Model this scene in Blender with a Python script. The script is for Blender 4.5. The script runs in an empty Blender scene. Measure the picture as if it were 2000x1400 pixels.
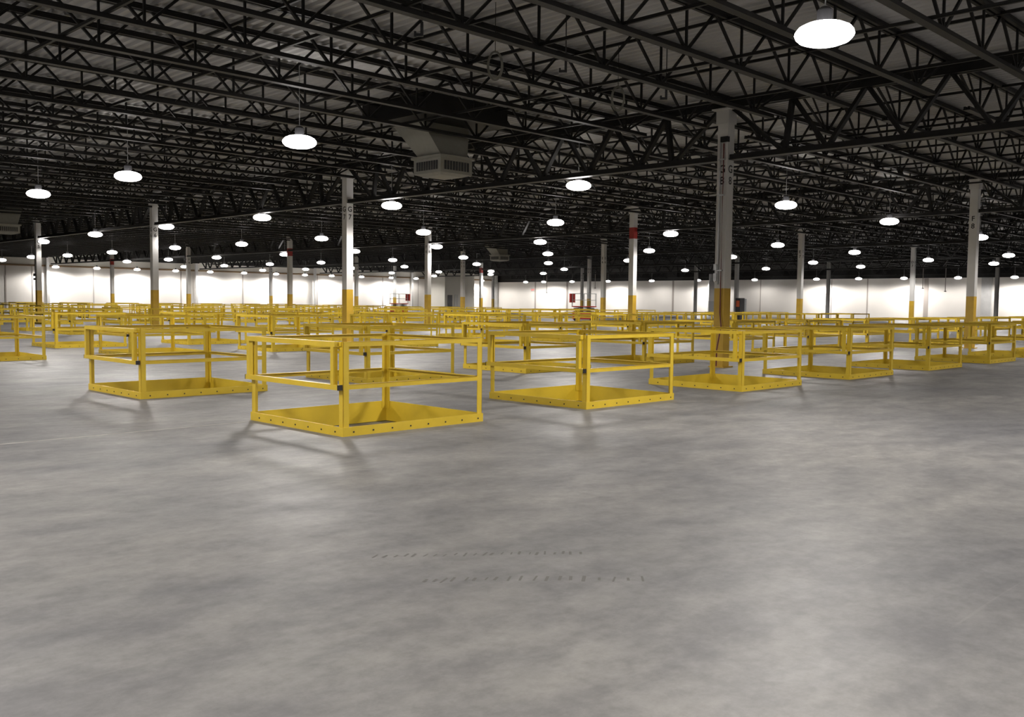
import bpy, bmesh, math, random
from mathutils import Vector, Matrix

random.seed(7)
SC = bpy.context.scene
COL = SC.collection

# ------------------------------------------------------------------ frame of the place
# X runs across the truss rows (letters G, F, E ...), Y runs along them (numbers 8, 7, 6 ...), Z up.
YAW, PITCH, ROLL, FPX = 0.78200, 0.06016, 0.01072, 1835.05
EYE = 1.45
OX, OY = 18.722, 11.816          # foot of column G 8
SX, SY = 15.913, 14.697          # bay sizes
TOP = EYE + 4.37                 # column top
GB = EYE + 3.30                  # girder bottom chord
JB = EYE + 3.90                  # joist bottom chord
JT = EYE + 4.66                  # joist top chord
DECK = EYE + 4.74
LAMP = EYE + 3.08

fw = Vector((math.cos(YAW) * math.cos(PITCH), math.sin(YAW) * math.cos(PITCH), -math.sin(PITCH)))
up0 = Vector((math.cos(YAW) * math.sin(PITCH), math.sin(YAW) * math.sin(PITCH), math.cos(PITCH)))
rt0 = Vector((math.sin(YAW), -math.cos(YAW), 0))
rt = rt0 * math.cos(ROLL) + up0 * math.sin(ROLL)
up = up0 * math.cos(ROLL) - rt0 * math.sin(ROLL)
CAMP = Vector((0, 0, EYE))
cam = bpy.data.cameras.new('camera')
cam.sensor_width = 36.0
cam.lens = FPX / 2000 * 36.0
cam.clip_end = 600
camo = bpy.data.objects.new('camera', cam)
COL.objects.link(camo)
m = Matrix((rt, up, -fw)).transposed().to_4x4()
m.translation = CAMP
camo.matrix_world = m
SC.camera = camo

w = bpy.data.worlds.new('world')
w.use_nodes = True
w.node_tree.nodes['Background'].inputs[0].default_value = (0.02, 0.02, 0.022, 1)
w.node_tree.nodes['Background'].inputs[1].default_value = 0.2
SC.world = w
SC.view_settings.view_transform = 'Standard'
SC.view_settings.look = 'None'
SC.view_settings.gamma = 1
SC.view_settings.use_curve_mapping = False
SC.view_settings.exposure = 0.0
LAMP_W = 620.0                   # watts of every high-bay lamp
LAMP_COL = (1.0, 0.955, 0.91)
cy = SC.cycles
cy.use_denoising = True
cy.max_bounces = 6
cy.diffuse_bounces = 4
cy.glossy_bounces = 2
cy.sample_clamp_indirect = 4.0
cy.use_light_tree = True
cy.caustics_reflective = False
cy.caustics_refractive = False


def proj(x, y, z):
    d = Vector((x, y, z)) - CAMP
    t = d.dot(fw)
    if t < 0.3:
        return None
    return (1000 + FPX * d.dot(rt) / t, 700 - FPX * d.dot(up) / t, t)


def W(i, j, z=0.0):
    return (OX + j * SX, OY + i * SY, z)


def inframe(pts, mg=0):
    """does the box of these points meet the picture?"""
    q = [proj(*p) for p in pts]
    q = [p for p in q if p]
    if not q:
        return False
    return (min(p[0] for p in q) < 2000 + mg and max(p[0] for p in q) > -mg and
            min(p[1] for p in q) < 1400 + mg and max(p[1] for p in q) > -mg)


# ------------------------------------------------------------------ materials
def mat(name, col, rough=0.5, metal=0.0, noise=0.0, nscale=8.0, emit=None, spec=None):
    M = bpy.data.materials.new(name)
    M.use_nodes = True
    nt = M.node_tree
    b = nt.nodes['Principled BSDF']
    b.inputs['Base Color'].default_value = (*col, 1)
    b.inputs['Roughness'].default_value = rough
    b.inputs['Metallic'].default_value = metal
    if spec is not None:
        b.inputs['Specular IOR Level'].default_value = spec
    if noise:
        tc = nt.nodes.new('ShaderNodeTexCoord')
        n = nt.nodes.new('ShaderNodeTexNoise')
        n.inputs['Scale'].default_value = nscale
        n.inputs['Detail'].default_value = 4
        r = nt.nodes.new('ShaderNodeValToRGB')
        r.color_ramp.elements[0].position = 0.3
        r.color_ramp.elements[1].position = 0.7
        r.color_ramp.elements[0].color = (*[c * (1 - noise) for c in col], 1)
        r.color_ramp.elements[1].color = (*[min(1, c * (1 + noise)) for c in col], 1)
        nt.links.new(tc.outputs['Object'], n.inputs['Vector'])
        nt.links.new(n.outputs['Fac'], r.inputs['Fac'])
        nt.links.new(r.outputs['Color'], b.inputs['Base Color'])
    if emit:
        b.inputs['Emission Color'].default_value = (*emit[0], 1)
        b.inputs['Emission Strength'].default_value = emit[1]
        M.cycles.emission_sampling = 'NONE'
    return M


M_YEL = mat('safety_yellow', (0.64, 0.45, 0.030), 0.42, noise=0.08, nscale=3)
M_YELC = mat('column_yellow', (0.52, 0.325, 0.03), 0.5, noise=0.08, nscale=3)
M_WHT = mat('column_white', (0.56, 0.555, 0.54), 0.5, noise=0.05, nscale=2)
M_GRY = mat('column_grey', (0.50, 0.50, 0.495), 0.6, noise=0.08, nscale=2)
M_RED = mat('red_band', (0.30, 0.02, 0.015), 0.5)
M_STL = mat('roof_steel', (0.0085, 0.008, 0.0075), 0.5, noise=0.3, nscale=3, spec=0.25)
M_BLK = mat('black_plastic', (0.012, 0.010, 0.010), 0.4)
M_LET = mat('stencil_black', (0.015, 0.015, 0.015), 0.6)
M_PIPE = mat('red_pipe', (0.12, 0.012, 0.01), 0.45)
M_GALV = mat('galvanised', (0.42, 0.43, 0.44), 0.35, 0.6, noise=0.1)
M_HVAC = mat('diffuser_white', (0.27, 0.265, 0.23), 0.55, noise=0.05)
M_DARK = mat('dark_metal', (0.02, 0.02, 0.022), 0.5)
M_BROWN = mat('brown_pipe', (0.22, 0.14, 0.07), 0.6)
M_SEAM = mat('seam_grey', (0.40, 0.36, 0.33), 0.8)
M_LENS = mat('lamp_glass', (0.9, 0.9, 0.88), 0.3, emit=((1.0, 0.95, 0.92), 14.0))
M_EXIT = mat('exit_red', (0.5, 0.05, 0.03), 0.5, emit=((1.0, 0.08, 0.04), 1.0))
M_ORG = mat('orange_sign', (0.75, 0.14, 0.04), 0.5)
M_LIFT = mat('lift_red', (0.45, 0.03, 0.02), 0.5)
M_CABLE = mat('cable_grey', (0.16, 0.155, 0.13), 0.6)
M_MARK = mat('tyre_rubber', (0.135, 0.128, 0.12), 0.8)

# concrete floor: mottled, dusty, with faint saw cuts
M_FLR = bpy.data.materials.new('concrete')
M_FLR.use_nodes = True
nt = M_FLR.node_tree
bs = nt.nodes['Principled BSDF']
tc = nt.nodes.new('ShaderNodeTexCoord')


def nnoise(scale, detail, sx=1.0, sy=1.0, rz=0.0, rough=0.55):
    mp = nt.nodes.new('ShaderNodeMapping')
    mp.inputs['Scale'].default_value = (sx, sy, 1)
    mp.inputs['Rotation'].default_value = (0, 0, rz)
    n = nt.nodes.new('ShaderNodeTexNoise')
    n.inputs['Scale'].default_value = scale
    n.inputs['Detail'].default_value = detail
    n.inputs['Roughness'].default_value = rough
    nt.links.new(tc.outputs['Object'], mp.inputs['Vector'])
    nt.links.new(mp.outputs[0], n.inputs['Vector'])
    return n.outputs['Fac']


def mixc(kind, fac, a, b_):
    mx = nt.nodes.new('ShaderNodeMix')
    mx.data_type = 'RGBA'
    mx.blend_type = kind
    for k, v in ((0, fac), (6, a), (7, b_)):
        if isinstance(v, (int, float)):
            mx.inputs[k].default_value = v
        elif isinstance(v, tuple):
            mx.inputs[k].default_value = v
        else:
            nt.links.new(v, mx.inputs[k])
    return mx.outputs[2]


def ramp(src, p0, c0, p1, c1):
    r = nt.nodes.new('ShaderNodeValToRGB')
    r.color_ramp.elements[0].position = p0
    r.color_ramp.elements[0].color = c0
    r.color_ramp.elements[1].position = p1
    r.color_ramp.elements[1].color = c1
    nt.links.new(src, r.inputs['Fac'])
    return r.outputs['Color']


big = ramp(nnoise(0.32, 5, 1, 1.6, 0.5), 0.32, (0.172, 0.171, 0.175, 1), 0.66, (0.270, 0.263, 0.250, 1))
mid = ramp(nnoise(1.9, 7, 0.8, 1.5, 0.75, 0.66), 0.36, (0.70, 0.70, 0.715, 1), 0.68, (1.10, 1.09, 1.07, 1))
fine = ramp(nnoise(9, 8, 1, 1, 0, 0.75), 0.32, (0.80, 0.80, 0.80, 1), 0.68, (1.14, 1.14, 1.14, 1))
c = mixc('MULTIPLY', 1.0, big, mid)
c = mixc('MULTIPLY', 1.0, c, fine)
scr = ramp(nnoise(3.0, 3, 0.08, 3.0, 0.35, 0.5), 0.70, (0, 0, 0, 1), 0.78, (1, 1, 1, 1))
c = mixc('MIX', 0.0, c, (0.5, 0.49, 0.46, 1)) if False else c
mx = nt.nodes.new('ShaderNodeMix')
mx.data_type = 'RGBA'
mul = nt.nodes.new('ShaderNodeMath')
mul.operation = 'MULTIPLY'
mul.inputs[1].default_value = 0.25
nt.links.new(scr, mul.inputs[0])
nt.links.new(mul.outputs[0], mx.inputs[0])
nt.links.new(c, mx.inputs[6])
mx.inputs[7].default_value = (0.50, 0.48, 0.45, 1)
nt.links.new(mx.outputs[2], bs.inputs['Base Color'])
rr = nt.nodes.new('ShaderNodeMapRange')
rr.inputs['To Min'].default_value = 0.42
rr.inputs['To Max'].default_value = 0.62
nt.links.new(nnoise(2.0, 4), rr.inputs['Value'])
nt.links.new(rr.outputs[0], bs.inputs['Roughness'])
bs.inputs['Specular IOR Level'].default_value = 0.35

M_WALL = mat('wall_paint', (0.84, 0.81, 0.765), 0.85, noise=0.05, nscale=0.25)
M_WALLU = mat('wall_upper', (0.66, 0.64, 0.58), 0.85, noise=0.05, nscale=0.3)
M_DECK = mat('deck_paint', (0.455, 0.45, 0.445), 0.55, noise=0.12, nscale=0.7)


# ------------------------------------------------------------------ mesh helpers
class MB:
    def __init__(s):
        s.v, s.f, s.mi = [], [], []

    def poly(s, pts, mi=0):
        k = len(s.v)
        s.v += [tuple(p) for p in pts]
        s.f.append(tuple(range(k, k + len(pts))))
        s.mi.append(mi)

    def box(s, x0, y0, z0, x1, y1, z1, mi=0):
        k = len(s.v)
        s.v += [(x0, y0, z0), (x1, y0, z0), (x1, y1, z0), (x0, y1, z0),
                (x0, y0, z1), (x1, y0, z1), (x1, y1, z1), (x0, y1, z1)]
        for q in ((0, 3, 2, 1), (4, 5, 6, 7), (0, 1, 5, 4), (1, 2, 6, 5), (2, 3, 7, 6), (3, 0, 4, 7)):
            s.f.append(tuple(k + a for a in q))
            s.mi.append(mi)

    def bar(s, p, q, wd, dp=None, mi=0, side=None):
        """square bar from p to q, wd across (horizontal), dp the other way"""
        dp = wd if dp is None else dp
        p, q = Vector(p), Vector(q)
        d = (q - p).normalized()
        sd = Vector(side) if side else d.cross(Vector((0, 0, 1)))
        if sd.length < 1e-4:
            sd = Vector((1, 0, 0))
        sd.normalize()
        n = d.cross(sd).normalized()
        k = len(s.v)
        for e in (p, q):
            for a, b in ((-1, -1), (1, -1), (1, 1), (-1, 1)):
                s.v.append(tuple(e + sd * (a * wd / 2) + n * (b * dp / 2)))
        for f in ((0, 3, 2, 1), (4, 5, 6, 7), (0, 1, 5, 4), (1, 2, 6, 5), (2, 3, 7, 6), (3, 0, 4, 7)):
            s.f.append(tuple(k + a for a in f))
            s.mi.append(mi)

    def tube(s, pts, r, n=8, mi=0):
        pts = [Vector(p) for p in pts]
        k0 = len(s.v)
        for i, p in enumerate(pts):
            d = (pts[min(i + 1, len(pts) - 1)] - pts[max(i - 1, 0)]).normalized()
            a = d.cross(Vector((0, 0, 1)))
            if a.length < 1e-3:
                a = Vector((1, 0, 0))
            a.normalize()
            b = d.cross(a)
            for t in range(n):
                an = 2 * math.pi * t / n
                s.v.append(tuple(p + a * (r * math.cos(an)) + b * (r * math.sin(an))))
        for i in range(len(pts) - 1):
            for t in range(n):
                s.f.append((k0 + i * n + t, k0 + i * n + (t + 1) % n, k0 + (i + 1) * n + (t + 1) % n, k0 + (i + 1) * n + t))
                s.mi.append(mi)
        s.f.append(tuple(k0 + t for t in reversed(range(n))))
        s.mi.append(mi)
        s.f.append(tuple(k0 + (len(pts) - 1) * n + t for t in range(n)))
        s.mi.append(mi)

    def lathe(s, prof, n=20, mi=0):
        k0 = len(s.v)
        for r, z in prof:
            for t in range(n):
                an = 2 * math.pi * t / n
                s.v.append((r * math.cos(an), r * math.sin(an), z))
        for i in range(len(prof) - 1):
            for t in range(n):
                s.f.append((k0 + i * n + t, k0 + i * n + (t + 1) % n, k0 + (i + 1) * n + (t + 1) % n, k0 + (i + 1) * n + t))
                s.mi.append(mi)
        s.f.append(tuple(k0 + t for t in reversed(range(n))))
        s.mi.append(mi)
        s.f.append(tuple(k0 + (len(prof) - 1) * n + t for t in range(n)))
        s.mi.append(mi)

    def mesh(s, name, mats):
        me = bpy.data.meshes.new(name)
        me.from_pydata(s.v, [], s.f)
        for q in (mats if isinstance(mats, (list, tuple)) else [mats]):
            me.materials.append(q)
        me.polygons.foreach_set('material_index', s.mi)
        bm = bmesh.new()
        bm.from_mesh(me)
        bmesh.ops.recalc_face_normals(bm, faces=bm.faces)
        bm.to_mesh(me)
        bm.free()
        me.update()
        return me


def obj(name, data, parent=None, loc=None, rz=0.0):
    o = bpy.data.objects.new(name, data)
    COL.objects.link(o)
    if parent:
        o.parent = parent
    if loc:
        o.location = loc
    if rz:
        o.rotation_euler = (0, 0, rz)
    return o


def tag(o, label=None, cat=None, group=None, kind=None):
    if label:
        o['label'] = label
    if cat:
        o['category'] = cat
    if group:
        o['group'] = group
    if kind:
        o['kind'] = kind
    return o


def clone(src, loc, rz=None):
    """copy a thing with its parts"""
    r = src.copy()
    COL.objects.link(r)
    r.location = loc
    if rz is not None:
        r.rotation_euler = (0, 0, rz)
    for ch in list(src.children):
        c_ = ch.copy()
        COL.objects.link(c_)
        c_.parent = r
        for g in list(ch.children):
            d_ = g.copy()
            COL.objects.link(d_)
            d_.parent = c_
    return r


def struct(name, mb, mats, label=None):
    o = obj(name, mb.mesh(name, mats))
    o['kind'] = 'structure'
    return o


ORD = ['first', 'second', 'third', 'fourth', 'fifth', 'sixth', 'seventh', 'eighth', 'ninth', 'tenth', 'eleventh',
       'twelfth', 'thirteenth', 'fourteenth', 'fifteenth', 'sixteenth', 'seventeenth', 'eighteenth', 'nineteenth',
       'twentieth', 'twenty-first', 'twenty-second', 'twenty-third', 'twenty-fourth', 'twenty-fifth', 'twenty-sixth',
       'twenty-seventh', 'twenty-eighth', 'twenty-ninth'] + [a + b for a in ('thirt', 'fort', 'fift') for b in ('ieth', 'y-first', 'y-second',
       'y-third', 'y-fourth', 'y-fifth', 'y-sixth', 'y-seventh', 'y-eighth', 'y-ninth')]

WX = OX + 5.06 * SX      # right-hand far wall
WY = OY + 6.12 * SY      # left-hand far wall
BX, BY = -22.0, -20.0    # hall goes on behind the camera

# ------------------------------------------------------------------ guard cages: positions
CW, CL = 2.02, 1.88      # across X, along Y
CX0, CY0, CDX = 5.773, 8.249, 3.974
rows_y = []
for k in range(7):
    for dy in (0.0, 4.973):
        y = CY0 + k * SY + dy
        if y + CL < 84.5:
            rows_y.append(y)
cages = []               # (row, x, y, depth)
for ri, y in enumerate(rows_y):
    xs = []
    for j in range(-3, 30):
        x = CX0 + j * CDX
        if x + CW > 52.5:
            break
        if x < (5.0 if ri == 0 else 0.5):
            continue
        q = [proj(x + a, y + b_, z) for a in (0, CW) for b_ in (0, CL) for z in (0, 1.0)]
        q = [p for p in q if p]
        if len(q) < 8:
            continue
        if min(p[0] for p in q) < 1996 and max(p[0] for p in q) > 4:
            xs.append((proj(x, y, 0)[0], x))
    xs.sort()
    for n, (px, x) in enumerate(xs):
        cages.append((ri, n, x, y, proj(x, y, 0)[2], px))

# ------------------------------------------------------------------ floor with a pit in each cage
fl = MB()
PIT = -0.175
byrow = {}
for cgs in cages:
    byrow.setdefault(cgs[0], []).append(cgs)
ycur = BY
for ri, y in enumerate(rows_y):
    fl.poly([(BX, ycur, 0), (WX, ycur, 0), (WX, y, 0), (BX, y, 0)])
    xc = BX
    for cgs in sorted(byrow.get(ri, []), key=lambda q: q[2]):
        x = cgs[2]
        fl.poly([(xc, y, 0), (x, y, 0), (x, y + CL, 0), (xc, y + CL, 0)])
        fl.poly([(x, y, PIT), (x + CW, y, PIT), (x + CW, y + CL, PIT), (x, y + CL, PIT)])
        xc = x + CW
    fl.poly([(xc, y, 0), (WX, y, 0), (WX, y + CL, 0), (xc, y + CL, 0)])
    ycur = y + CL
fl.poly([(BX, ycur, 0), (WX, ycur, 0), (WX, WY, 0), (BX, WY, 0)])
me = bpy.data.meshes.new('floor')
me.from_pydata(fl.v, [], fl.f)
me.materials.append(M_FLR)
fo = obj('floor', me)
fo['kind'] = 'structure'

# ------------------------------------------------------------------ roof deck and walls
dk = MB()
x = BX
P4 = 0.20
prof = []
while x < WX:
    prof += [(x, DECK + 0.045), (x + 0.07, DECK + 0.045), (x + 0.10, DECK), (x + 0.17, DECK)]
    x += P4
for (xa, za), (xb, zb) in zip(prof[:-1], prof[1:]):
    dk.poly([(xa, BY, za), (xb, BY, zb), (xb, WY, zb), (xa, WY, za)])
me = bpy.data.meshes.new('ceiling')
me.from_pydata(dk.v, [], dk.f)
me.materials.append(M_DECK)
co = obj('ceiling', me)
co['kind'] = 'structure'

HW = DECK + 0.05
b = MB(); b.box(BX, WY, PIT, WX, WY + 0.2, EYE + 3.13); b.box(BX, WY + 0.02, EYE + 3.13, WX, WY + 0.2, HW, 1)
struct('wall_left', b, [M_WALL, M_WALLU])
b = MB(); b.box(WX, BY, PIT, WX + 0.2, WY + 0.2, EYE + 2.92); b.box(WX + 0.02, BY, EYE + 2.92, WX + 0.2, WY + 0.2, HW, 1)
struct('wall_right', b, [M_WALL, M_STL])
b = MB(); b.box(BX - 0.2, BY, PIT, BX, WY + 0.2, HW)
struct('wall_back', b, M_WALL)
b = MB(); b.box(BX - 0.2, BY - 0.2, PIT, WX + 0.2, BY, HW)
struct('wall_front', b, M_WALL)


def xi_on_left(px):
    """X on the left-hand far wall under picture column px"""
    d = fw + rt * ((px - 1000) / FPX)
    return d.x / d.y * WY


def y_on_right(px):
    d = fw + rt * ((px - 1000) / FPX)
    return d.y / d.x * WX


tn = 1
for px, wd in ((14, .12), (66, .06), (185, .06), (355, .12), (475, .12), (620, .10), (747, .14), (816, .08), (862, .08)):
    X = xi_on_left(px)
    b = MB(); b.box(X - wd / 2, WY - 0.03, 0, X + wd / 2, WY - 0.001, EYE + 3.1)
    struct('trim_%d' % tn, b, M_SEAM); tn += 1
for px, wd in ((1044, .25), (1106, .30), (1312, .25), (1482, .10), (1690, .12), (1804, .45), (1620, .08)):
    Y = y_on_right(px)
    b = MB(); b.box(WX - 0.03, Y - wd / 2, 0, WX - 0.001, Y + wd / 2, EYE + 2.9)
    struct('trim_%d' % tn, b, M_SEAM); tn += 1
# wide grey pilasters on the right-hand wall
for px, wd in ((1923, 0.95), (978, 0.0)):
    if wd:
        Y = y_on_right(px)
        b = MB(); b.box(WX - 0.30, Y - wd / 2, 0, WX - 0.001, Y + wd / 2, EYE + 2.9)
        struct('trim_%d' % tn, b, M_GRY); tn += 1
b = MB(); b.box(WX - 0.9, WY - 0.35, 0, WX - 0.35, WY - 0.02, TOP)
struct('trim_%d' % tn, b, M_GRY); tn += 1

b = MB()
b.tube([(2.0, WY - 0.12, EYE + 3.18), (WX - 1.0, WY - 0.12, EYE + 3.18)], 0.09, 8)
for k in range(24):
    xx = 4 + k * 4.0
    b.box(xx - .03, WY - 0.15, EYE + 3.18, xx + .03, WY - 0.001, EYE + 3.24)
tag(obj('wall_pipe', b.mesh('wall_pipe', M_BROWN)), 'long brown pipe running level along the top of the left white wall', 'pipe')

# ------------------------------------------------------------------ columns
CS = 0.265


def text_mesh(ch, size, m_):
    cu = bpy.data.curves.new('t', 'FONT')
    cu.body = ch
    cu.size = size
    cu.align_x = 'CENTER'
    cu.extrude = 0.002
    cu.offset = 0.004
    to = bpy.data.objects.new('t', cu)
    COL.objects.link(to)
    dg = bpy.context.evaluated_depsgraph_get()
    me_ = bpy.data.meshes.new_from_object(to.evaluated_get(dg))
    bpy.data.objects.remove(to)
    me_.materials.clear()
    me_.materials.append(m_)
    return me_


LET = {ch: text_mesh(ch, 0.24, M_LET) for ch in 'GFEDC12345678'}


def shaft_mesh(kind):
    bb = MB()
    h = CS / 2
    zs = {'yellow': [(0, 1.81, 1), (1.81, TOP, 0)],
          'banded': [(0, 1.81, 1), (1.81, EYE + 2.94, 0), (EYE + 2.94, EYE + 3.45, 2), (EYE + 3.45, TOP, 0)],
          'grey': [(0, TOP, 3)], 'cream': [(0, TOP, 0)]}[kind]
    for z0, z1, mi in zs:
        bb.box(-h, -h, z0, h, h, z1, mi)
    return bb.mesh('shaft', [M_WHT, M_YELC, M_RED, M_GRY])


number_word = {k: str(k) for k in range(1, 9)}
SHAFT = {k: shaft_mesh(k) for k in ('yellow', 'banded', 'grey', 'cream')}
b = MB()
b.box(-.165, -.165, TOP - .30, .165, .165, TOP)
b.box(-.24, -.24, TOP, .24, .24, TOP + .03)
CAPM = b.mesh('cap_plate', M_WHT)
b = MB()
b.box(-.20, -.20, 0, .20, .20, 0.03)
BASEM = b.mesh('base_plate', M_YELC)
COLX = {(0, 0): 0, (1, 0): .8, (2, 0): -2, (3, 0): -1.5, (1, 1): -4.5, (1, 2): -6.1, (2, 2): -4.1, (3, 1): 3.7, (4, 1): 2.6,
        (3, 2): 1.1, (4, 2): 5.5, (5, 2): 4.9, (5, 1): 2.5, (1, 3): -3.1, (3, 3): -3.3, (5, 3): 4.2, (6, 2): 7.9, (6, 3): 5.7,
        (3, 4): 11.4, (2, 4): 9.9, (1, 4): 9.2, (6, 1): 3.8, (2, 3): 12.0}
columns = {}
for (i, j) in [(0, 0), (0, 1), (1, 0), (1, 1), (1, 2), (1, 3), (1, 4), (2, 0), (2, 1), (2, 2), (2, 3), (2, 4), (3, 0), (3, 1),
               (3, 2), (3, 3), (3, 4), (4, 1), (4, 2), (4, 3), (4, 4), (5, 1), (5, 2), (5, 3), (5, 4), (6, 1), (6, 2), (6, 3), (6, 4)]:
    x, y, _ = W(i, j)
    dep = proj(x, y, 2)[2]
    dx = COLX.get((i, j), 0) * dep / FPX
    x += rt0.x * dx
    y += rt0.y * dx
    kind = 'yellow'
    if (i, j) in ((1, 1), (3, 1), (5, 1), (4, 3)):
        kind = 'banded'
    if j == 4 and i < 4 or (i, j) == (2, 3):
        kind = 'grey'
    if i == 6:
        kind = 'cream'
        y = WY - 0.35
    letter, number = 'GFEDC'[j], 8 - i
    t = obj('steel_column', None, loc=(x, y, 0))
    columns[(i, j)] = t
    obj('shaft', SHAFT[kind], t)
    obj('cap_plate', CAPM, t)
    if kind != 'cream':
        obj('base_plate', BASEM, t)
    if kind == 'yellow':
        for face in (0, 1):
            if (i, j) == (0, 1) and face == 1:
                continue
            for ch, zz in ((letter, EYE + 3.06), (str(number), EYE + 2.80)):
                l = obj('stencil_mark', LET[ch], t)
                if face == 0:      # face looking towards -X
                    l.rotation_euler = (math.pi / 2, 0, -math.pi / 2)
                    l.location = (-CS / 2 - 0.001, 0.0, zz - 0.085)
                else:              # face looking towards -Y
                    l.rotation_euler = (math.pi / 2, 0, 0)
                    l.location = (0.0, -CS / 2 - 0.001, zz - 0.085)
    nm = '%s %d' % (letter, number)
    pl = '%s column row, %s along it from line eight' % (['nearest', 'second', 'third', 'fourth', 'fifth'][j], ORD[i])
    L = {'yellow': 'white column with yellow foot marked %s, %s' % (letter + number_word[number], pl),
         'banded': 'red-banded white column with yellow foot, %s' % pl,
         'grey': 'plain grey steel column without yellow paint, %s in the row before the right wall' % {1: 'rightmost', 2: 'second from right', 3: 'third from right'}.get(i, ''),
         'cream': 'slim cream column against the left wall, %s from the left' % ORD[j - 1]}[kind]
    if (i, j) == (0, 0):
        L = 'nearest and tallest white column, yellow foot, stencilled G 8, red pipe down it'
    if (i, j) == (2, 3):
        L = 'grey steel column behind the black cabinet with orange sign'
    tag(t, L, 'column', 'roof columns')

# pipe, conduit and boxes on column G 8
t = columns[(0, 0)]
fx = -CS / 2
b = MB()
b.tube([(fx - .03, -.05, TOP - .75), (fx - .03, -.05, 1.25), (fx - .05, -.10, 0.95), (fx - .30, -.16, 0.42), (fx - .31, -.16, 0.05)], 0.016, 8)
obj('drain_pipe', b.mesh('drain_pipe', M_PIPE), t)
b = MB()
b.tube([(fx - .025, .04, TOP - 0.6), (fx - .025, .04, 1.9)], 0.018, 8)
for z in (4.7, 3.9, 2.2):
    b.box(fx - .05, -.08, z, fx, .08, z + .03)
obj('conduit', b.mesh('conduit', M_GALV), t)
b = MB()
b.box(fx - .07, .045, 1.98, fx, .125, 2.15)
b.box(fx - .07, .045, 2.22, fx, .125, 2.36)
obj('junction_box', b.mesh('junction_box', M_GALV), t)
b = MB()
b.box(-.20, -.16, TOP - .72, -.10, .02, TOP - .60)
obj('bracket', b.mesh('bracket', M_STL), t)

# fixture on column G 5 edge: small hanging socket box
t = columns[(3, 0)]
b = MB()
b.tube([(-.17, .05, 5.0), (-.17, .05, 2.7)], .012, 6)
b.box(-.24, 0, 2.6, -.13, .1, 2.75)
b.box(-.24, 0, 2.38, -.13, .1, 2.5)
obj('hanging_socket', b.mesh('hanging_socket', M_DARK), t)

# ------------------------------------------------------------------ girders along Y, one per bay
def girder_mesh(L=SY):
    g = MB()
    zt0, zt1 = EYE + 4.40, EYE + 4.56
    parts = {}
    tcd = MB()
    tcd.box(-.13, 0.02, zt1 - .03, .13, L - .02, zt1)
    tcd.box(-.11, 0.02, zt0, -.03, L - .02, zt1 - .03)
    tcd.box(.03, 0.02, zt0, .11, L - .02, zt1 - .03)
    bcd = MB()
    bcd.box(-.12, 0.16, GB - .05, .12, L - .16, GB - .02)
    bcd.box(-.10, 0.16, GB - .02, -.03, L - .16, GB + .07)
    bcd.box(.03, 0.16, GB - .02, .10, L - .16, GB + .07)
    wb = MB()
    bot = [0.1] + [1 / 6 + k / 9 for k in range(7)] + [0.9]
    top = [k / 9 for k in range(1, 9)]
    B = lambda t_: (0, t_ * L, GB)
    T_ = lambda t_: (0, t_ * L, zt0 + .06)
    wb.bar((0, .16, zt0 + .02), B(.1), .13, .07, side=(1, 0, 0))
    wb.bar(B(.1), T_(1 / 9), .13, .09, side=(1, 0, 0))
    for n in range(1, 8):
        wb.bar(B(bot[n]), T_(top[n - 1]), .13, .09 if n < 3 else .07, side=(1, 0, 0))
        wb.bar(B(bot[n]), T_(top[n]), .13, .07, side=(1, 0, 0))
    wb.bar(B(.9), T_(8 / 9), .13, .09, side=(1, 0, 0))
    wb.bar((0, L - .16, zt0 + .02), B(.9), .13, .07, side=(1, 0, 0))
    return tcd, bcd, wb


tcd, bcd, wb = girder_mesh()
gm = [('top_chord', tcd.mesh('top_chord', M_STL)), ('bottom_chord', bcd.mesh('bottom_chord', M_STL)), ('web_member', wb.mesh('web_member', M_STL))]
first = None
for j in range(0, 6):
    for i in range(-2, 7):
        x, y, _ = W(i, j)
        if j == 5:
            x = WX - 0.35
        L = SY if i < 6 else 0
        if not L or y + L < 0:
            continue
        if not inframe([(x, y + L * a, z) for a in (0, .25, .5, .75, 1) for z in (GB, TOP)], 0):
            continue
        t = obj('joist_girder', None, loc=(x, y, 0))
        for n_, me_ in gm:
            obj(n_, me_, t)
        row = ['G', 'F', 'E', 'D', 'C'][j] if j < 5 else 'wall'
        if i == -1 and j == 0:
            L_ = 'deep black roof truss running from column G8 out to the right edge'
        elif j == 5:
            L_ = 'black roof truss along the right wall, %s bay from the far corner' % ORD[5 - i]
        else:
            L_ = 'deep black roof truss over the %s column row, %s bay %s' % (['nearest', 'second', 'third', 'fourth', 'fifth'][j],
                                                                        ORD[i] if i >= 0 else ORD[-i - 1], 'left of column line eight' if i >= 0 else 'right of column line eight')
        tag(t, L_, 'truss', 'deep roof trusses over the column rows')

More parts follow.
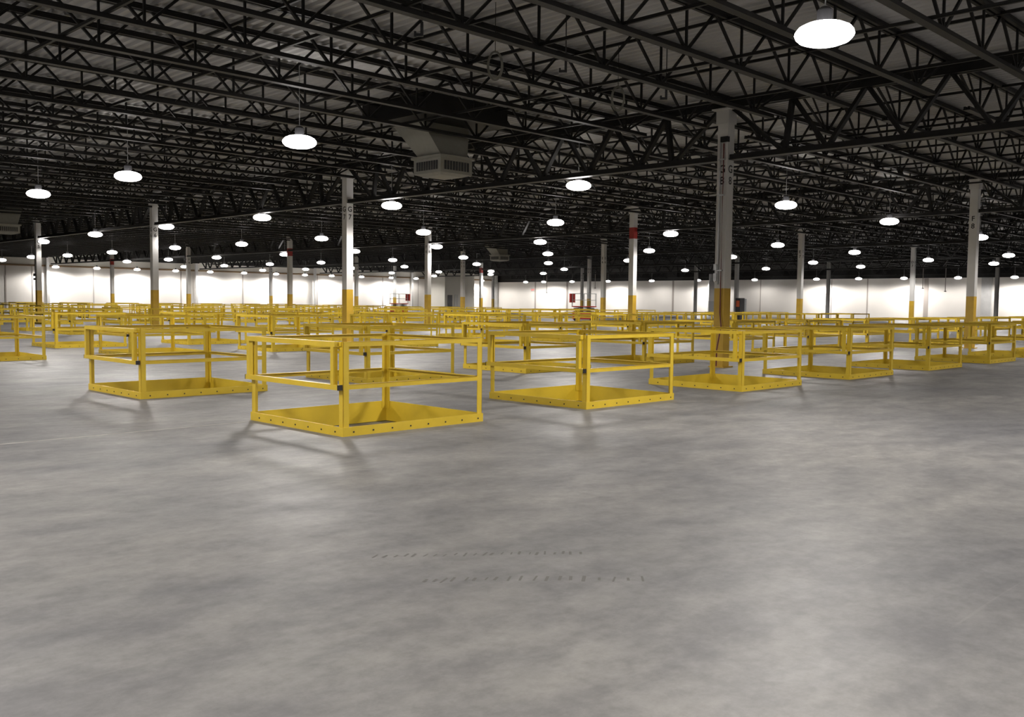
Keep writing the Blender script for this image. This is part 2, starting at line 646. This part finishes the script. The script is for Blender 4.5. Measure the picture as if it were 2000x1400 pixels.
# ------------------------------------------------------------------ joists along X, one per bay and line
def joist_parts():
    L = SX
    a = MB()
    a.box(0.02, -.085, JT, L - .02, .085, JT + .03)
    a.box(0.02, -.075, JT - .06, L - .02, -.02, JT)
    a.box(0.02, .02, JT - .06, L - .02, .075, JT)
    bb = MB()
    bb.box(.055 * L, -.065, JB - .03, .945 * L, .065, JB - .005)
    bb.box(.055 * L, -.058, JB - .005, .945 * L, -.02, JB + .04)
    bb.box(.055 * L, .02, JB - .005, .945 * L, .058, JB + .04)
    c_ = MB()
    for k in range(1, 10):
        xb = k * L / 10
        c_.bar((xb, 0, JB), (xb, 0, JT), .035, .035)
        c_.bar((xb, 0, JB), (xb - L / 20 if k > 1 else 0.15, 0, JT), .04, .04, side=(0, 1, 0))
        c_.bar((xb, 0, JB), (xb + L / 20 if k < 9 else L - 0.15, 0, JT), .04, .04, side=(0, 1, 0))
    c_.bar((L / 10, 0, JB), (L / 20, 0, JT), .03, .03, side=(0, 1, 0))
    c_.bar((9 * L / 10, 0, JB), (19 * L / 20, 0, JT), .03, .03, side=(0, 1, 0))
    return a, bb, c_


ja, jb, jc = joist_parts()
jm = [('top_chord', ja.mesh('top_chord', M_STL)), ('bottom_chord', jb.mesh('bottom_chord', M_STL)), ('web_member', jc.mesh('web_member', M_STL))]
jall = MB()
for q in joist_parts():
    k0 = len(jall.v)
    jall.v += q.v
    jall.f += [tuple(k0 + a for a in f) for f in q.f]
    jall.mi += q.mi
jwhole = jall.mesh('roof_joist', M_STL)
cand = []
for j in range(-2, 5):
    for n in range(-14, 55):
        x, y, _ = W(n / 9, j)
        if y > WY - .3:
            continue
        pts = [(x + SX * a / 12, y, z) for a in range(13) for z in (JB, JT)]
        if not inframe(pts, 0):
            continue
        q = [proj(*p) for p in pts]
        q = [p for p in q if p and 0 < p[0] < 2000 and 0 < p[1] < 1400]
        if not q:
            continue
        cand.append((min(p[2] for p in q), j, n, x, y))
cand.sort()
BAY = {-2: 'the roof bay above the camera', -1: 'the bay before column G8', 0: 'the bay between column rows G and F',
       1: 'the bay between column rows F and E', 2: 'the bay between column rows E and D', 3: 'the bay between column rows D and C',
       4: 'the bay before the right wall'}
JBAY = {-2: 'roof bay overhead', -1: 'bay before column G8', 0: 'first bay behind column G8', 1: 'second bay behind column G8',
        2: 'third bay behind column G8', 3: 'fourth bay behind column G8', 4: 'bay nearest the right wall'}
rest = MB()
jproto = None
for n_, (dep, j, n, x, y) in enumerate(cand):
    if n_ < 300:
        if n_ < 110:
            if jproto is None:
                t = jproto = obj('roof_joist', None, loc=(x, y, 0))
                for nm, me_ in jm:
                    obj(nm, me_, t)
            else:
                t = clone(jproto, (x, y, 0))
        else:
            t = obj('roof_joist', jwhole, loc=(x, y, 0))
        if n == 0:
            pos = 'right over column line eight'
        elif n < 0:
            pos = '%s right of column line eight' % ORD[-n - 1]
        else:
            pos = '%s left of column line eight' % ORD[n - 1]
        tag(t, 'black lattice roof joist, %s, %s' % (JBAY[j], pos), 'roof joist', 'open-web roof joists')
    else:
        k0 = len(rest.v)
        rest.v += [(v[0] + x, v[1] + y, v[2]) for v in jall.v]
        rest.f += [tuple(k0 + a for a in f) for f in jall.f]
        rest.mi += jall.mi
if rest.v:
    o = obj('distant_roof_joists', rest.mesh('distant_roof_joists', M_STL))
    tag(o, 'tangle of far black roof joists seen below the roof over the far walls', 'roof joists', kind='stuff')

# bridging angles across the joists
for j in range(-2, 5):
    for k in range(1, 6):
        x = OX + (j + k / 6) * SX
        y0 = -6.0 if j >= -1 else -2
        for z, lv in ((JB + .05, 'lower'), (JT - .07, 'upper')):
            pts = [(x, y0 + (WY - .5 - y0) * a / 60, z) for a in range(61)]
            if not inframe(pts) or x < 1.0:
                continue
            b = MB()
            wd = .045
            b.box(x - wd / 2, y0, z - .004, x + wd / 2, WY - .5, z + .004)
            b.box(x - wd / 2, y0, z, x - wd / 2 + .006, WY - .5, z + .045)
            o = obj('bridging_angle', b.mesh('bridging_angle', M_STL))
            tag(o, 'long thin black bridging bar, %s layer, %s line in the %s' % (lv, ORD[k - 1], JBAY[j]),
                'bar', 'bridging bars under the roof')

# ------------------------------------------------------------------ guard cages
TB, PS, RS = 0.10, 0.075, 0.052
CH = 1.01
MIDZ = 0.525


def cage_parts():
    P = []
    for (x, y, sx, sy) in ((0, 0, 1, 1), (CW, 0, -1, 1), (0, CL, 1, -1), (CW, CL, -1, -1)):
        q = MB()
        xs = sorted((x, x + sx * PS)); ys = sorted((y, y + sy * .008))
        q.box(xs[0], ys[0], 0.0, xs[1], ys[1], CH)
        xs = sorted((x, x + sx * .008)); ys = sorted((y, y + sy * PS))
        q.box(xs[0], ys[0], 0.0, xs[1], ys[1], CH)
        P.append(('post', q, M_YEL))
    # curb: toe boards above the floor and lining of the pit
    q = MB()
    e = .012
    q.box(-e, -e, PIT + .005, CW + e, 0, TB)
    q.box(-e, CL, PIT + .005, CW + e, CL + e, TB)
    q.box(-e, 0, PIT + .005, 0, CL, TB)
    q.box(CW, 0, PIT + .005, CW + e, CL, TB)
    for s in range(8):
        u = .12 + s * .26
        if u < CW - .05:
            q.box(u, -e - .006, .035, u + .016, -e, .051, 1)
        if u < CL - .05:
            q.box(-e - .006, u, .035, -e, u + .016, .051, 1)
    P.append(('curb', q, [M_YEL, M_DARK]))
    t = RS
    # faces: -Y (right in the picture), +Y, +X; the -X face is the lift-off gate
    for z, nm in ((CH - t, 'top_rail'), (MIDZ - t / 2, 'middle_rail')):
        q = MB(); q.box(PS, 0, z, CW - PS, .008, z + t); q.box(PS, 0, z + t - .008, CW - PS, .05, z + t); P.append((nm, q, M_YEL))
        q = MB(); q.box(PS, CL - .008, z, CW - PS, CL, z + t); q.box(PS, CL - .05, z + t - .008, CW - PS, CL, z + t); P.append((nm, q, M_YEL))
        q = MB(); q.box(CW - .008, PS, z, CW, CL - PS, z + t); q.box(CW - .05, PS, z + t - .008, CW, CL - PS, z + t); P.append((nm, q, M_YEL))
    g = MB()
    a = .055
    g.box(-a - .012, .06, CH - a, -.012, CL - .0, CH)
    g.box(-a - .012, .012, MIDZ - a / 2, -.012, CL + .03, MIDZ + a / 2)
    g.box(-a - .012, .085, MIDZ + a / 2, -.012, .085 + a, CH - a)
    g.box(-a - .012, CL - a, MIDZ + a / 2, -.012, CL, CH - a)
    g.box(-.012, .02, CH - .05, 0, .06, CH - .005)
    P.append(('gate', g, M_YEL))
    c_ = MB()
    c_.box(-a - .013, -.004, MIDZ - a / 2 - .001, -.011, .012, MIDZ + a / 2 + .001)
    P.append(('end_cap', c_, M_BLK))
    c_ = MB()
    c_.box(-a - .013, CL + .03, MIDZ - a / 2 - .001, -.011, CL + .042, MIDZ + a / 2 + .001)
    P.append(('end_cap', c_, M_BLK))
    return P


parts = cage_parts()
proto = obj('guard_cage', None)
gate = None
for nm, q, m_ in parts:
    me_ = q.mesh(nm, m_)
    if nm == 'end_cap':
        o = obj(nm, me_, gate)
        o['label'] = 'small black plastic plug in the end of the gate rail'
    else:
        o = obj(nm, me_, proto)
        if nm == 'gate':
            gate = o
allm = MB()
for nm, q, m_ in parts:
    k0 = len(allm.v)
    allm.v += q.v
    allm.f += [tuple(k0 + a for a in f) for f in q.f]
    allm.mi += [(1 if nm == 'end_cap' else (2 if (nm == 'curb' and mi) else 0)) for mi in q.mi]
cage_whole = allm.mesh('guard_cage', [M_YEL, M_BLK, M_DARK])
ROWN = ['front row', 'second row'] + [ORD[k] + ' row back' for k in range(2, 14)]
used = False
NEAR = {(0, 0): 'nearest yellow guard cage, large in the left centre foreground',
        (0, 1): 'yellow guard cage in the front row, just right of the nearest one',
        (0, 2): 'yellow guard cage in the front row, before the foot of column G8',
        (0, 3): 'yellow guard cage in the front row, next right after the one before column G8'}
for ri, n, x, y, dep, px in cages:
    if dep < 46:
        if not used:
            t = proto
            t.location = (x, y, 0)
            used = True
        else:
            t = clone(proto, (x, y, 0))
    else:
        t = obj('guard_cage', cage_whole, loc=(x, y, 0))
    L = NEAR.get((ri, n)) or 'yellow steel guard cage round a floor pit, %s, %s from the left' % (ROWN[ri], ORD[n])
    tag(t, L, 'guard cage', 'yellow guard cages on the floor')

# ------------------------------------------------------------------ high-bay lamps
OBS = [(585, 278), (250, 345), (75, 379), (1130, 363), (765, 402), (512, 425), (325, 443), (186, 458), (84, 472), (1535, 401),
       (1085, 435), (827, 454), (628, 466), (472, 477), (342, 484), (219, 493), (132, 499), (62, 502), (4, 508), (1737, 433),
       (1310, 457), (1055, 473), (853, 482), (693, 491), (556, 497), (423, 503), (329, 507), (248, 511), (1519, 479), (1268, 490),
       (1070, 496), (905, 503), (767, 508), (627, 513), (527, 516), (438, 519), (360, 521), (1669, 493), (1429, 502), (1227, 509),
       (1071, 514), (931, 516), (790, 521), (691, 524), (597, 526), (513, 528), (1914, 464), (1588, 513), (1496, 525), (1681, 521),
       (1813, 508), (1941, 515), (1970, 499), (1338, 528), (1102, 526), (1061, 534), (958, 536), (959, 530),
       (857, 531), (848, 539), (765, 533), (1610, 68)]
lamps = []
for px, py in OBS:
    d = fw + rt * ((px - 1000) / FPX) - up * ((py - 700) / FPX)
    tt = (LAMP - EYE) / d.z
    if (px, py) == (325, 443):
        tt = (LAMP + .13 - EYE) / d.z
    lamps.append((d.x * tt, d.y * tt, EYE + d.z * tt, True))
# lamps close to the left and right walls; alternate ones added to brighten them
for px in (112, 192, 270, 345, 412, 478, 540, 596, 648, 706, 764, 812, 855, 898, 940):
    X = xi_on_left(px)
    if True:
        lamps.append((X * (WY - 1.6) / WY, WY - 1.6, LAMP - .05, True))
for px in (1025, 1060, 1115, 1185, 1270, 1360, 1470, 1590, 1672, 1760, 1865, 1975):  # lamps between the wall's bright pools are added fill
    Y = y_on_right(px)
    lamps.append((WX - 2.4, Y * (WX - 2.4) / WX, LAMP - .25, True))
# the grid goes on outside the picture
for m_ in range(-4, 4):
    for n in range(-4, 4):
        x, y, _ = W(.30 + .545 * n, -.53 + .545 * m_)
        if x < BX + 1 or y < BY + 1:
            continue
        p = proj(x, y, LAMP)
        if p and -30 < p[0] < 2030 and -30 < p[1] < 1430:
            continue
        if any((x - a[0]) ** 2 + (y - a[1]) ** 2 < 16 for a in lamps):
            continue
        lamps.append((x, y, LAMP, False))

lp = obj('high_bay_lamp', None)
b = MB(); b.lathe([(.085, .125), (.09, .14), (.09, .27), (.05, .31)], 14)
obj('ballast_housing', b.mesh('ballast_housing', M_DARK), lp)
b = MB(); b.lathe([(.33, .0), (.325, .03), (.29, .075), (.22, .11), (.12, .13), (.09, .13)], 24)
obj('glass_shade', b.mesh('glass_shade', M_LENS), lp)
b = MB(); b.lathe([(.332, .0), (.32, -.03), (.28, -.07), (.20, -.10), (.09, -.115), (.02, -.118)], 24)
ln = obj('lens', b.mesh('lens', M_LENS), lp)
b = MB(); b.tube([(0, 0, .30), (0, 0, DECK - LAMP + .03)], .008, 5)
obj('hanger', b.mesh('hanger', M_GALV), lp)
b = MB(); b.tube([(0, 0, .30), (0, 0, GB - .05 - LAMP)], .008, 5)
hang_short = b.mesh('hanger', M_GALV)
sp = bpy.data.lights.new('bulb', 'SPOT')
sp.energy = LAMP_W
sp.color = LAMP_COL
sp.spot_size = math.radians(168)
sp.spot_blend = 0.35
sp.shadow_soft_size = 0.38
sp_wall = sp.copy()
sp_wall.energy = LAMP_W * 1.5
sp_wall.spot_size = math.radians(176)
sp_wall.spot_blend = 0.25
sp_wall_fill = sp_wall.copy()
sp_wall_fill.energy = LAMP_W * 0.30  # weak fill light for the added in-between wall lamps
obj('bulb', sp, lp, loc=(0, 0, -.47))

vis = [l for l in lamps if l[3]]


def lrow(l):
    return round((l[0] - OX) / SX / .56 + .9)


rows = {}
for l in vis:
    key = 'L' if l[1] > WY - 2 else ('R' if l[0] > WX - 3 else lrow(l))
    rows.setdefault(key, []).append(l)
num = [k for k in rows if not isinstance(k, str)]
num.sort()
done = False
for key in num + ['L', 'R']:
    rr_ = sorted(rows[key], key=lambda l: proj(*l[:3])[0])
    for n, l in enumerate(rr_):
        if not done:
            t = lp
            t.location = l[:3]
            done = True
        else:
            t = clone(lp, l[:3])
        if min(abs(l[0] - OX - q * SX) for q in range(5)) < .25:
            for ch in t.children:
                if ch.name.startswith('hanger'):
                    ch.data = hang_short
        if key in ('L', 'R'):
            for ch in t.children:
                if ch.type == 'LIGHT':
                    ch.data = sp_wall if n % 2 == (0 if key == 'L' else 1) else sp_wall_fill
        if key == 'L':
            L = 'lit lamp washing the left white wall, alternate ones added, %s of its row from the left' % ORD[n]
        elif key == 'R':
            L = 'lit lamp in front of the right white wall, alternate ones added, %s of its row from the left' % ORD[n]
        else:
            L = 'glowing round high-bay lamp, %s lamp row from the front, %s from the left' % (ORD[num.index(key)], ORD[n])
        if (abs(proj(*l[:3])[0] - 1610) < 3 and proj(*l[:3])[1] < 100):
            L = 'largest and brightest high-bay lamp, glowing at the upper right'
        tag(t, L, 'lamp', 'high-bay lamps hanging from the roof')
for l in lamps:
    if not l[3]:
        t = clone(lp, l[:3])
        tag(t, 'lit high-bay lamp hanging outside the picture beside or behind the camera', 'lamp', 'high-bay lamps outside the picture')

# ------------------------------------------------------------------ air diffusers with duct
def diffuser(i, j, lab):
    x, y, _ = W(i, j)
    t = obj('air_diffuser', None, loc=(x, y, 0))
    z0 = EYE + 3.0
    s = .50
    b = MB()
    b.box(-s, -s, z0 + .05, s, s, z0 + .42)
    b.poly([(-s, -s, z0 + .05), (s, -s, z0 + .05), (s * .7, -s * .7, z0), (-s * .7, -s * .7, z0)])
    b.poly([(-s, s, z0 + .05), (s, s, z0 + .05), (s * .7, s * .7, z0), (-s * .7, s * .7, z0)])
    b.poly([(-s, -s, z0 + .05), (-s, s, z0 + .05), (-s * .7, s * .7, z0), (-s * .7, -s * .7, z0)])
    b.poly([(s, -s, z0 + .05), (s, s, z0 + .05), (s * .7, s * .7, z0), (s * .7, -s * .7, z0)])
    b.poly([(-s * .7, -s * .7, z0), (s * .7, -s * .7, z0), (s * .7, s * .7, z0), (-s * .7, s * .7, z0)])
    b.box(-s - .05, -s - .05, z0 + .40, s + .05, s + .05, z0 + .46)
    body = obj('housing', b.mesh('housing', M_HVAC), t)
    for ax in (0, 1):
        g = MB()
        for k in range(9):
            u = -.36 + k * .09
            if ax == 0:
                g.box(-s - .012, u - .028, z0 + .12, -s - .002, u + .028, z0 + .33)
            else:
                g.box(u - .028, -s - .012, z0 + .12, u + .028, -s - .002, z0 + .33)
        obj('louvre', g.mesh('louvre', M_DARK), t)
    # slanting duct up to the roof opening
    d = MB()
    lo = [(-.42, -.42), (.42, -.42), (.42, .42), (-.42, .42)]
    hi = [(-.75, -.10), (.75, -.10), (.75, 1.0), (-.75, 1.0)]
    zl, zh = z0 + .46, z0 + 1.25
    for k in range(4):
        a, c_ = lo[k], lo[(k + 1) % 4]
        e, f = hi[k], hi[(k + 1) % 4]
        d.poly([(*a, zl), (*c_, zl), (*f, zh), (*e, zh)])
    obj('duct', d.mesh('duct', M_HVAC), t)
    d = MB()
    d.box(-1.3, -.9, z0 + 1.25, 1.3, 1.5, DECK - .005)
    obj('plenum', d.mesh('plenum', M_STL), t)
    tag(t, lab, 'air diffuser', 'air diffusers under the roof')


diffuser(.385, -.225, 'square off-white louvred air diffuser hanging below the roof near top centre')
diffuser(2.56, -.23, 'small pale air diffuser under the roof at the left edge')
diffuser(2.60, 1.90, 'small far air diffuser under the roof above the far corner')

# ------------------------------------------------------------------ things hanging from the roof
def at(px, py, z):
    d = fw + rt * ((px - 1000) / FPX) - up * ((py - 700) / FPX)
    tt = (z - EYE) / d.z
    return Vector((d.x * tt, d.y * tt, z))


for px, py, lab in ((967, 128, 'coil of pale cable hanging from the roof steel at top centre'),
                    (1207, 192, 'thin coil of cable hanging from the roof left of column G8')):
    p = at(px, py, JB - .15)
    t = obj('cable_coil', None, loc=p)
    b = MB()
    for s in range(3):
        pts = []
        for k in range(25):
            an = 2 * math.pi * k / 24
            pts.append(((.10 + .012 * s) * math.cos(an), .02 * s - .02, (.20 + .015 * s) * math.sin(an)))
        b.tube(pts, .009, 6)
    obj('coil', b.mesh('coil', M_CABLE), t, rz=-.8)
    b = MB()
    b.tube([(0, 0, .19), (0, 0, DECK - p.z)], .006, 5)
    obj('hanger', b.mesh('hanger', M_STL), t)
    tag(t, lab, 'cable coil', 'cable coils hanging from the roof')
for px, py, lab in ((1105, 132, 'small black hook bracket hanging from a joist, left of the thin cable coil'),
                    (1301, 186, 'small black hook bracket hanging just left of column G8'),
                    (824, 60, 'small black clamp hanging from a joist near the top edge')):
    p = at(px, py, JB - .10)
    t = obj('roof_hook', None, loc=p)
    b = MB()
    b.box(-.02, -.02, -.05, .02, .02, .12)
    b.box(-.10, -.02, -.08, .02, .02, -.04)
    b.box(-.11, -.02, -.08, -.08, .02, -.01)
    obj('hook', b.mesh('hook', M_DARK), t, rz=-.8)
    tag(t, lab, 'hook', 'hooks under the joists')
    # carried by a short bar to the joist above
    b = MB()
    b.tube([(0, 0, .12), (0, 0, DECK - p.z)], .01, 5)
    obj('hanger', b.mesh('hanger', M_DARK), t)


def wall_point(px, off):
    """point off metres in front of whichever far wall lies under picture column px"""
    if px < 975:
        X = xi_on_left(px) * (WY - off) / WY
        return X, WY - off
    return WX - off, y_on_right(px) * (WX - off) / WX


# drop pipes in front of the right wall
for px, zb, lab in ((1066, 571, 'thin pipe dropping from the roof near the far corner'),
                    (1160, 562, 'thin pipe dropping from the roof left of the fire lift'),
                    (1797, 562, 'thin pipe dropping from the roof beside the yellow-footed far right column'),
                    (1841, 568, 'thin pipe with an end fitting dropping before the right wall')):
    x, y = wall_point(px, 6.0)
    dep = proj(x, y, EYE)[2]
    hz = proj(x, y, EYE)[1]
    z = EYE + (hz - zb) * dep / FPX
    b = MB()
    b.tube([(x, y, z), (x, y, DECK + .03)], .035, 6)
    b.box(x - .08, y - .08, z - .1, x + .08, y + .08, z)
    o = obj('drop_pipe', b.mesh('drop_pipe', M_SEAM))
    tag(o, {1160: 'thin pipe dropping from the roof above the right-hand red lift'}.get(px, lab), 'pipe', 'drop pipes before the right wall')

# ------------------------------------------------------------------ far equipment
def aisle(px, k):
    """point in the open aisle beside cage rows k, under picture column px"""
    y = 18.9 + k * SY
    d = fw + rt * ((px - 1000) / FPX)
    return d.x / d.y * y, y


def lift(px, k, lab, flip):
    x, y = aisle(px, k)
    t = obj('scissor_lift', None, loc=(x, y, 0), rz=YAW - math.pi / 2)
    s = flip
    b = MB(); b.box(-.9, -.4, .15, .9, .4, .75)
    obj('chassis', b.mesh('chassis', M_LIFT), t)
    for wx in (-.65, .65):
        for wy in (-.4, .34):
            b = MB()
            pts = [(wx, wy, .17), (wx, wy + .06, .17)]
            b.tube(pts, .17, 12)
            obj('wheel', b.mesh('wheel', M_DARK), t)
    b = MB()
    for k_ in range(3):
        z = .75 + k_ * .12
        for yy in (-.3, .3):
            b.bar((-.8, yy, z), (.8, yy, z + .12), .05, .05)
            b.bar((.8, yy, z), (-.8, yy, z + .12), .05, .05)
    obj('scissor_arms', b.mesh('scissor_arms', M_DARK), t)
    b = MB(); b.box(-.95, -.4, 1.11, .95, .4, 1.18)
    obj('platform', b.mesh('platform', M_LIFT), t)
    b = MB()
    for z in (1.65, 2.15):
        for yy in (-.38, .38):
            b.bar((-.93, yy, z), (.93, yy, z), .04)
        for xx in (-.93, .93):
            b.bar((xx, -.38, z), (xx, .38, z), .04)
    for xx in (-.93, 0, .93):
        for yy in (-.38, .38):
            b.bar((xx, yy, 1.18), (xx, yy, 2.15), .04)
    obj('railing', b.mesh('railing', M_GALV), t)
    b = MB(); b.box(s * .93 - .22, -.3, 1.45, s * .93 + .22, .3, 2.15)
    obj('control_box', b.mesh('control_box', M_LIFT), t)
    tag(t, lab, 'scissor lift', 'red scissor lifts among the far cages')


lift(779, 4, 'red scissor lift with railing, before the left wall, right of column G7', 1)
lift(1139, 2, 'red scissor lift with railing, before the right wall, left of the red-banded column', -1)

x, y = columns[(2, 3)].location.x, columns[(2, 3)].location.y
t = obj('control_cabinet', None, loc=(x, y - CS / 2 - .02, 0), rz=0)
b = MB()
b.box(-.40, -.45, 0, .28, -.02, 1.95)
obj('cabinet_body', b.mesh('cabinet_body', M_DARK), t)
b = MB()
b.box(-.414, -.40, 1.25, -.402, -.1, 1.75)
obj('sign', b.mesh('sign', M_ORG), t)['label'] = 'orange sign plate'
b = MB(); b.box(.30, -.42, 0, .62, -.05, 1.9)
obj('side_panel', b.mesh('side_panel', M_GALV), t)
tag(t, 'black cabinet with an orange sign at the foot of a grey far column', 'cabinet')

x, y = aisle(1386, 3)
t = obj('electrical_panel', None, loc=(x, y, 0), rz=YAW - math.pi / 2)
b = MB(); b.box(-.32, -.25, 0, .32, .25, 1.8)
obj('lower_cabinet', b.mesh('lower_cabinet', M_GALV), t)
b = MB(); b.box(-.33, -.27, 1.8, .33, .27, 3.2)
obj('upper_cabinet', b.mesh('upper_cabinet', M_WHT), t)
b = MB(); b.box(-.33, -.28, 3.2, .33, .28, 4.1)
obj('head_box', b.mesh('head_box', M_GRY), t)
b = MB(); b.box(-.25, -.18, 4.1, .25, .18, GB + .3)
obj('riser_duct', b.mesh('riser_duct', M_GALV), t)
tag(t, 'tall grey electrical cabinet standing just left of column G8, far back', 'electrical cabinet')

# office block built out from the left wall
x0 = xi_on_left(868) * (WY - 4) / WY
x1 = xi_on_left(925) * (WY - 4) / WY
t = obj('wall_office', None, loc=(x0, WY - 4, 0))
t['kind'] = 'structure'
b = MB(); b.box(0, 0, 0, x1 - x0, 3.98, TOP - .15)
obj('office_wall', b.mesh('office_wall', M_WALLU), t)
b = MB(); b.box(.5, -.03, 0, 1.35, -.002, 2.3)
obj('doorway', b.mesh('doorway', M_DARK), t)
b = MB(); b.box(1.8, -.03, .3, 1.95, -.002, 2.4); b.box(2.2, -.03, .3, 2.35, -.002, 2.4)
obj('door_frame', b.mesh('door_frame', M_GRY), t)

# exit sign on the right wall
Y = y_on_right(1040)
t = obj('exit_sign', None, loc=(WX - .06, Y, EYE + 1.55))
b = MB(); b.box(-.05, -.35, 0, .05, .35, .45)
obj('sign_box', b.mesh('sign_box', M_WHT), t)
em = text_mesh('EXIT', .32, M_EXIT)
o = obj('lettering', em, t, loc=(-.055, 0, .12))
o.rotation_euler = (math.pi / 2, 0, -math.pi / 2)
tag(t, 'small red lit exit sign high on the right wall near the far corner', 'exit sign')

# ------------------------------------------------------------------ marks on the floor
def floor_mark(name, arc, n, lenx, wid, lab):
    b = MB()
    for k in range(n):
        u = k / (n - 1)
        p = Vector(arc[0]).lerp(Vector(arc[1]), u)
        if len(arc) == 3:
            p = (1 - u) ** 2 * Vector(arc[0]) + 2 * u * (1 - u) * Vector(arc[1]) + u * u * Vector(arc[2])
        p += Vector((random.uniform(-.01, .01), random.uniform(-.01, .01)))
        a = YAW - .12 - .25 * (1 - u) + random.uniform(-.1, .1)
        ux, uy = math.cos(a), math.sin(a)
        l_, w_ = lenx * random.uniform(.5, 1.1), wid * random.uniform(.5, 1.2)
        pts = [(p.x + ux * l_ * s - uy * w_ * q, p.y + uy * l_ * s + ux * w_ * q, .0015) for s, q in ((-1, -1), (1, -1), (1, 1), (-1, 1))]
        b.poly(pts)
    tag(obj(name, b.mesh(name, M_MARK)), lab, 'tyre mark', 'tyre marks on the floor')


floor_mark('tyre_mark', ((3.10, 3.70), (3.45, 3.45), (3.95, 2.93)), 19, .046, .009, 'nearer curved row of short dark tyre prints on the concrete')
floor_mark('tyre_mark', ((3.19, 4.25), (3.70, 3.85), (4.10, 3.50)), 23, .034, .007, 'farther curved row of short dark tyre prints on the concrete')
M_CHALK = mat('chalk', (0.36, 0.345, 0.32), 0.9, noise=0.2, nscale=5)
b = MB()
b.box(-2, 9.99, .0005, 5.62, 10.03, .002)
tag(obj('floor_joint', b.mesh('floor_joint', M_CHALK)), 'pale straight joint line on the concrete, left of the nearest cage', 'joint line')
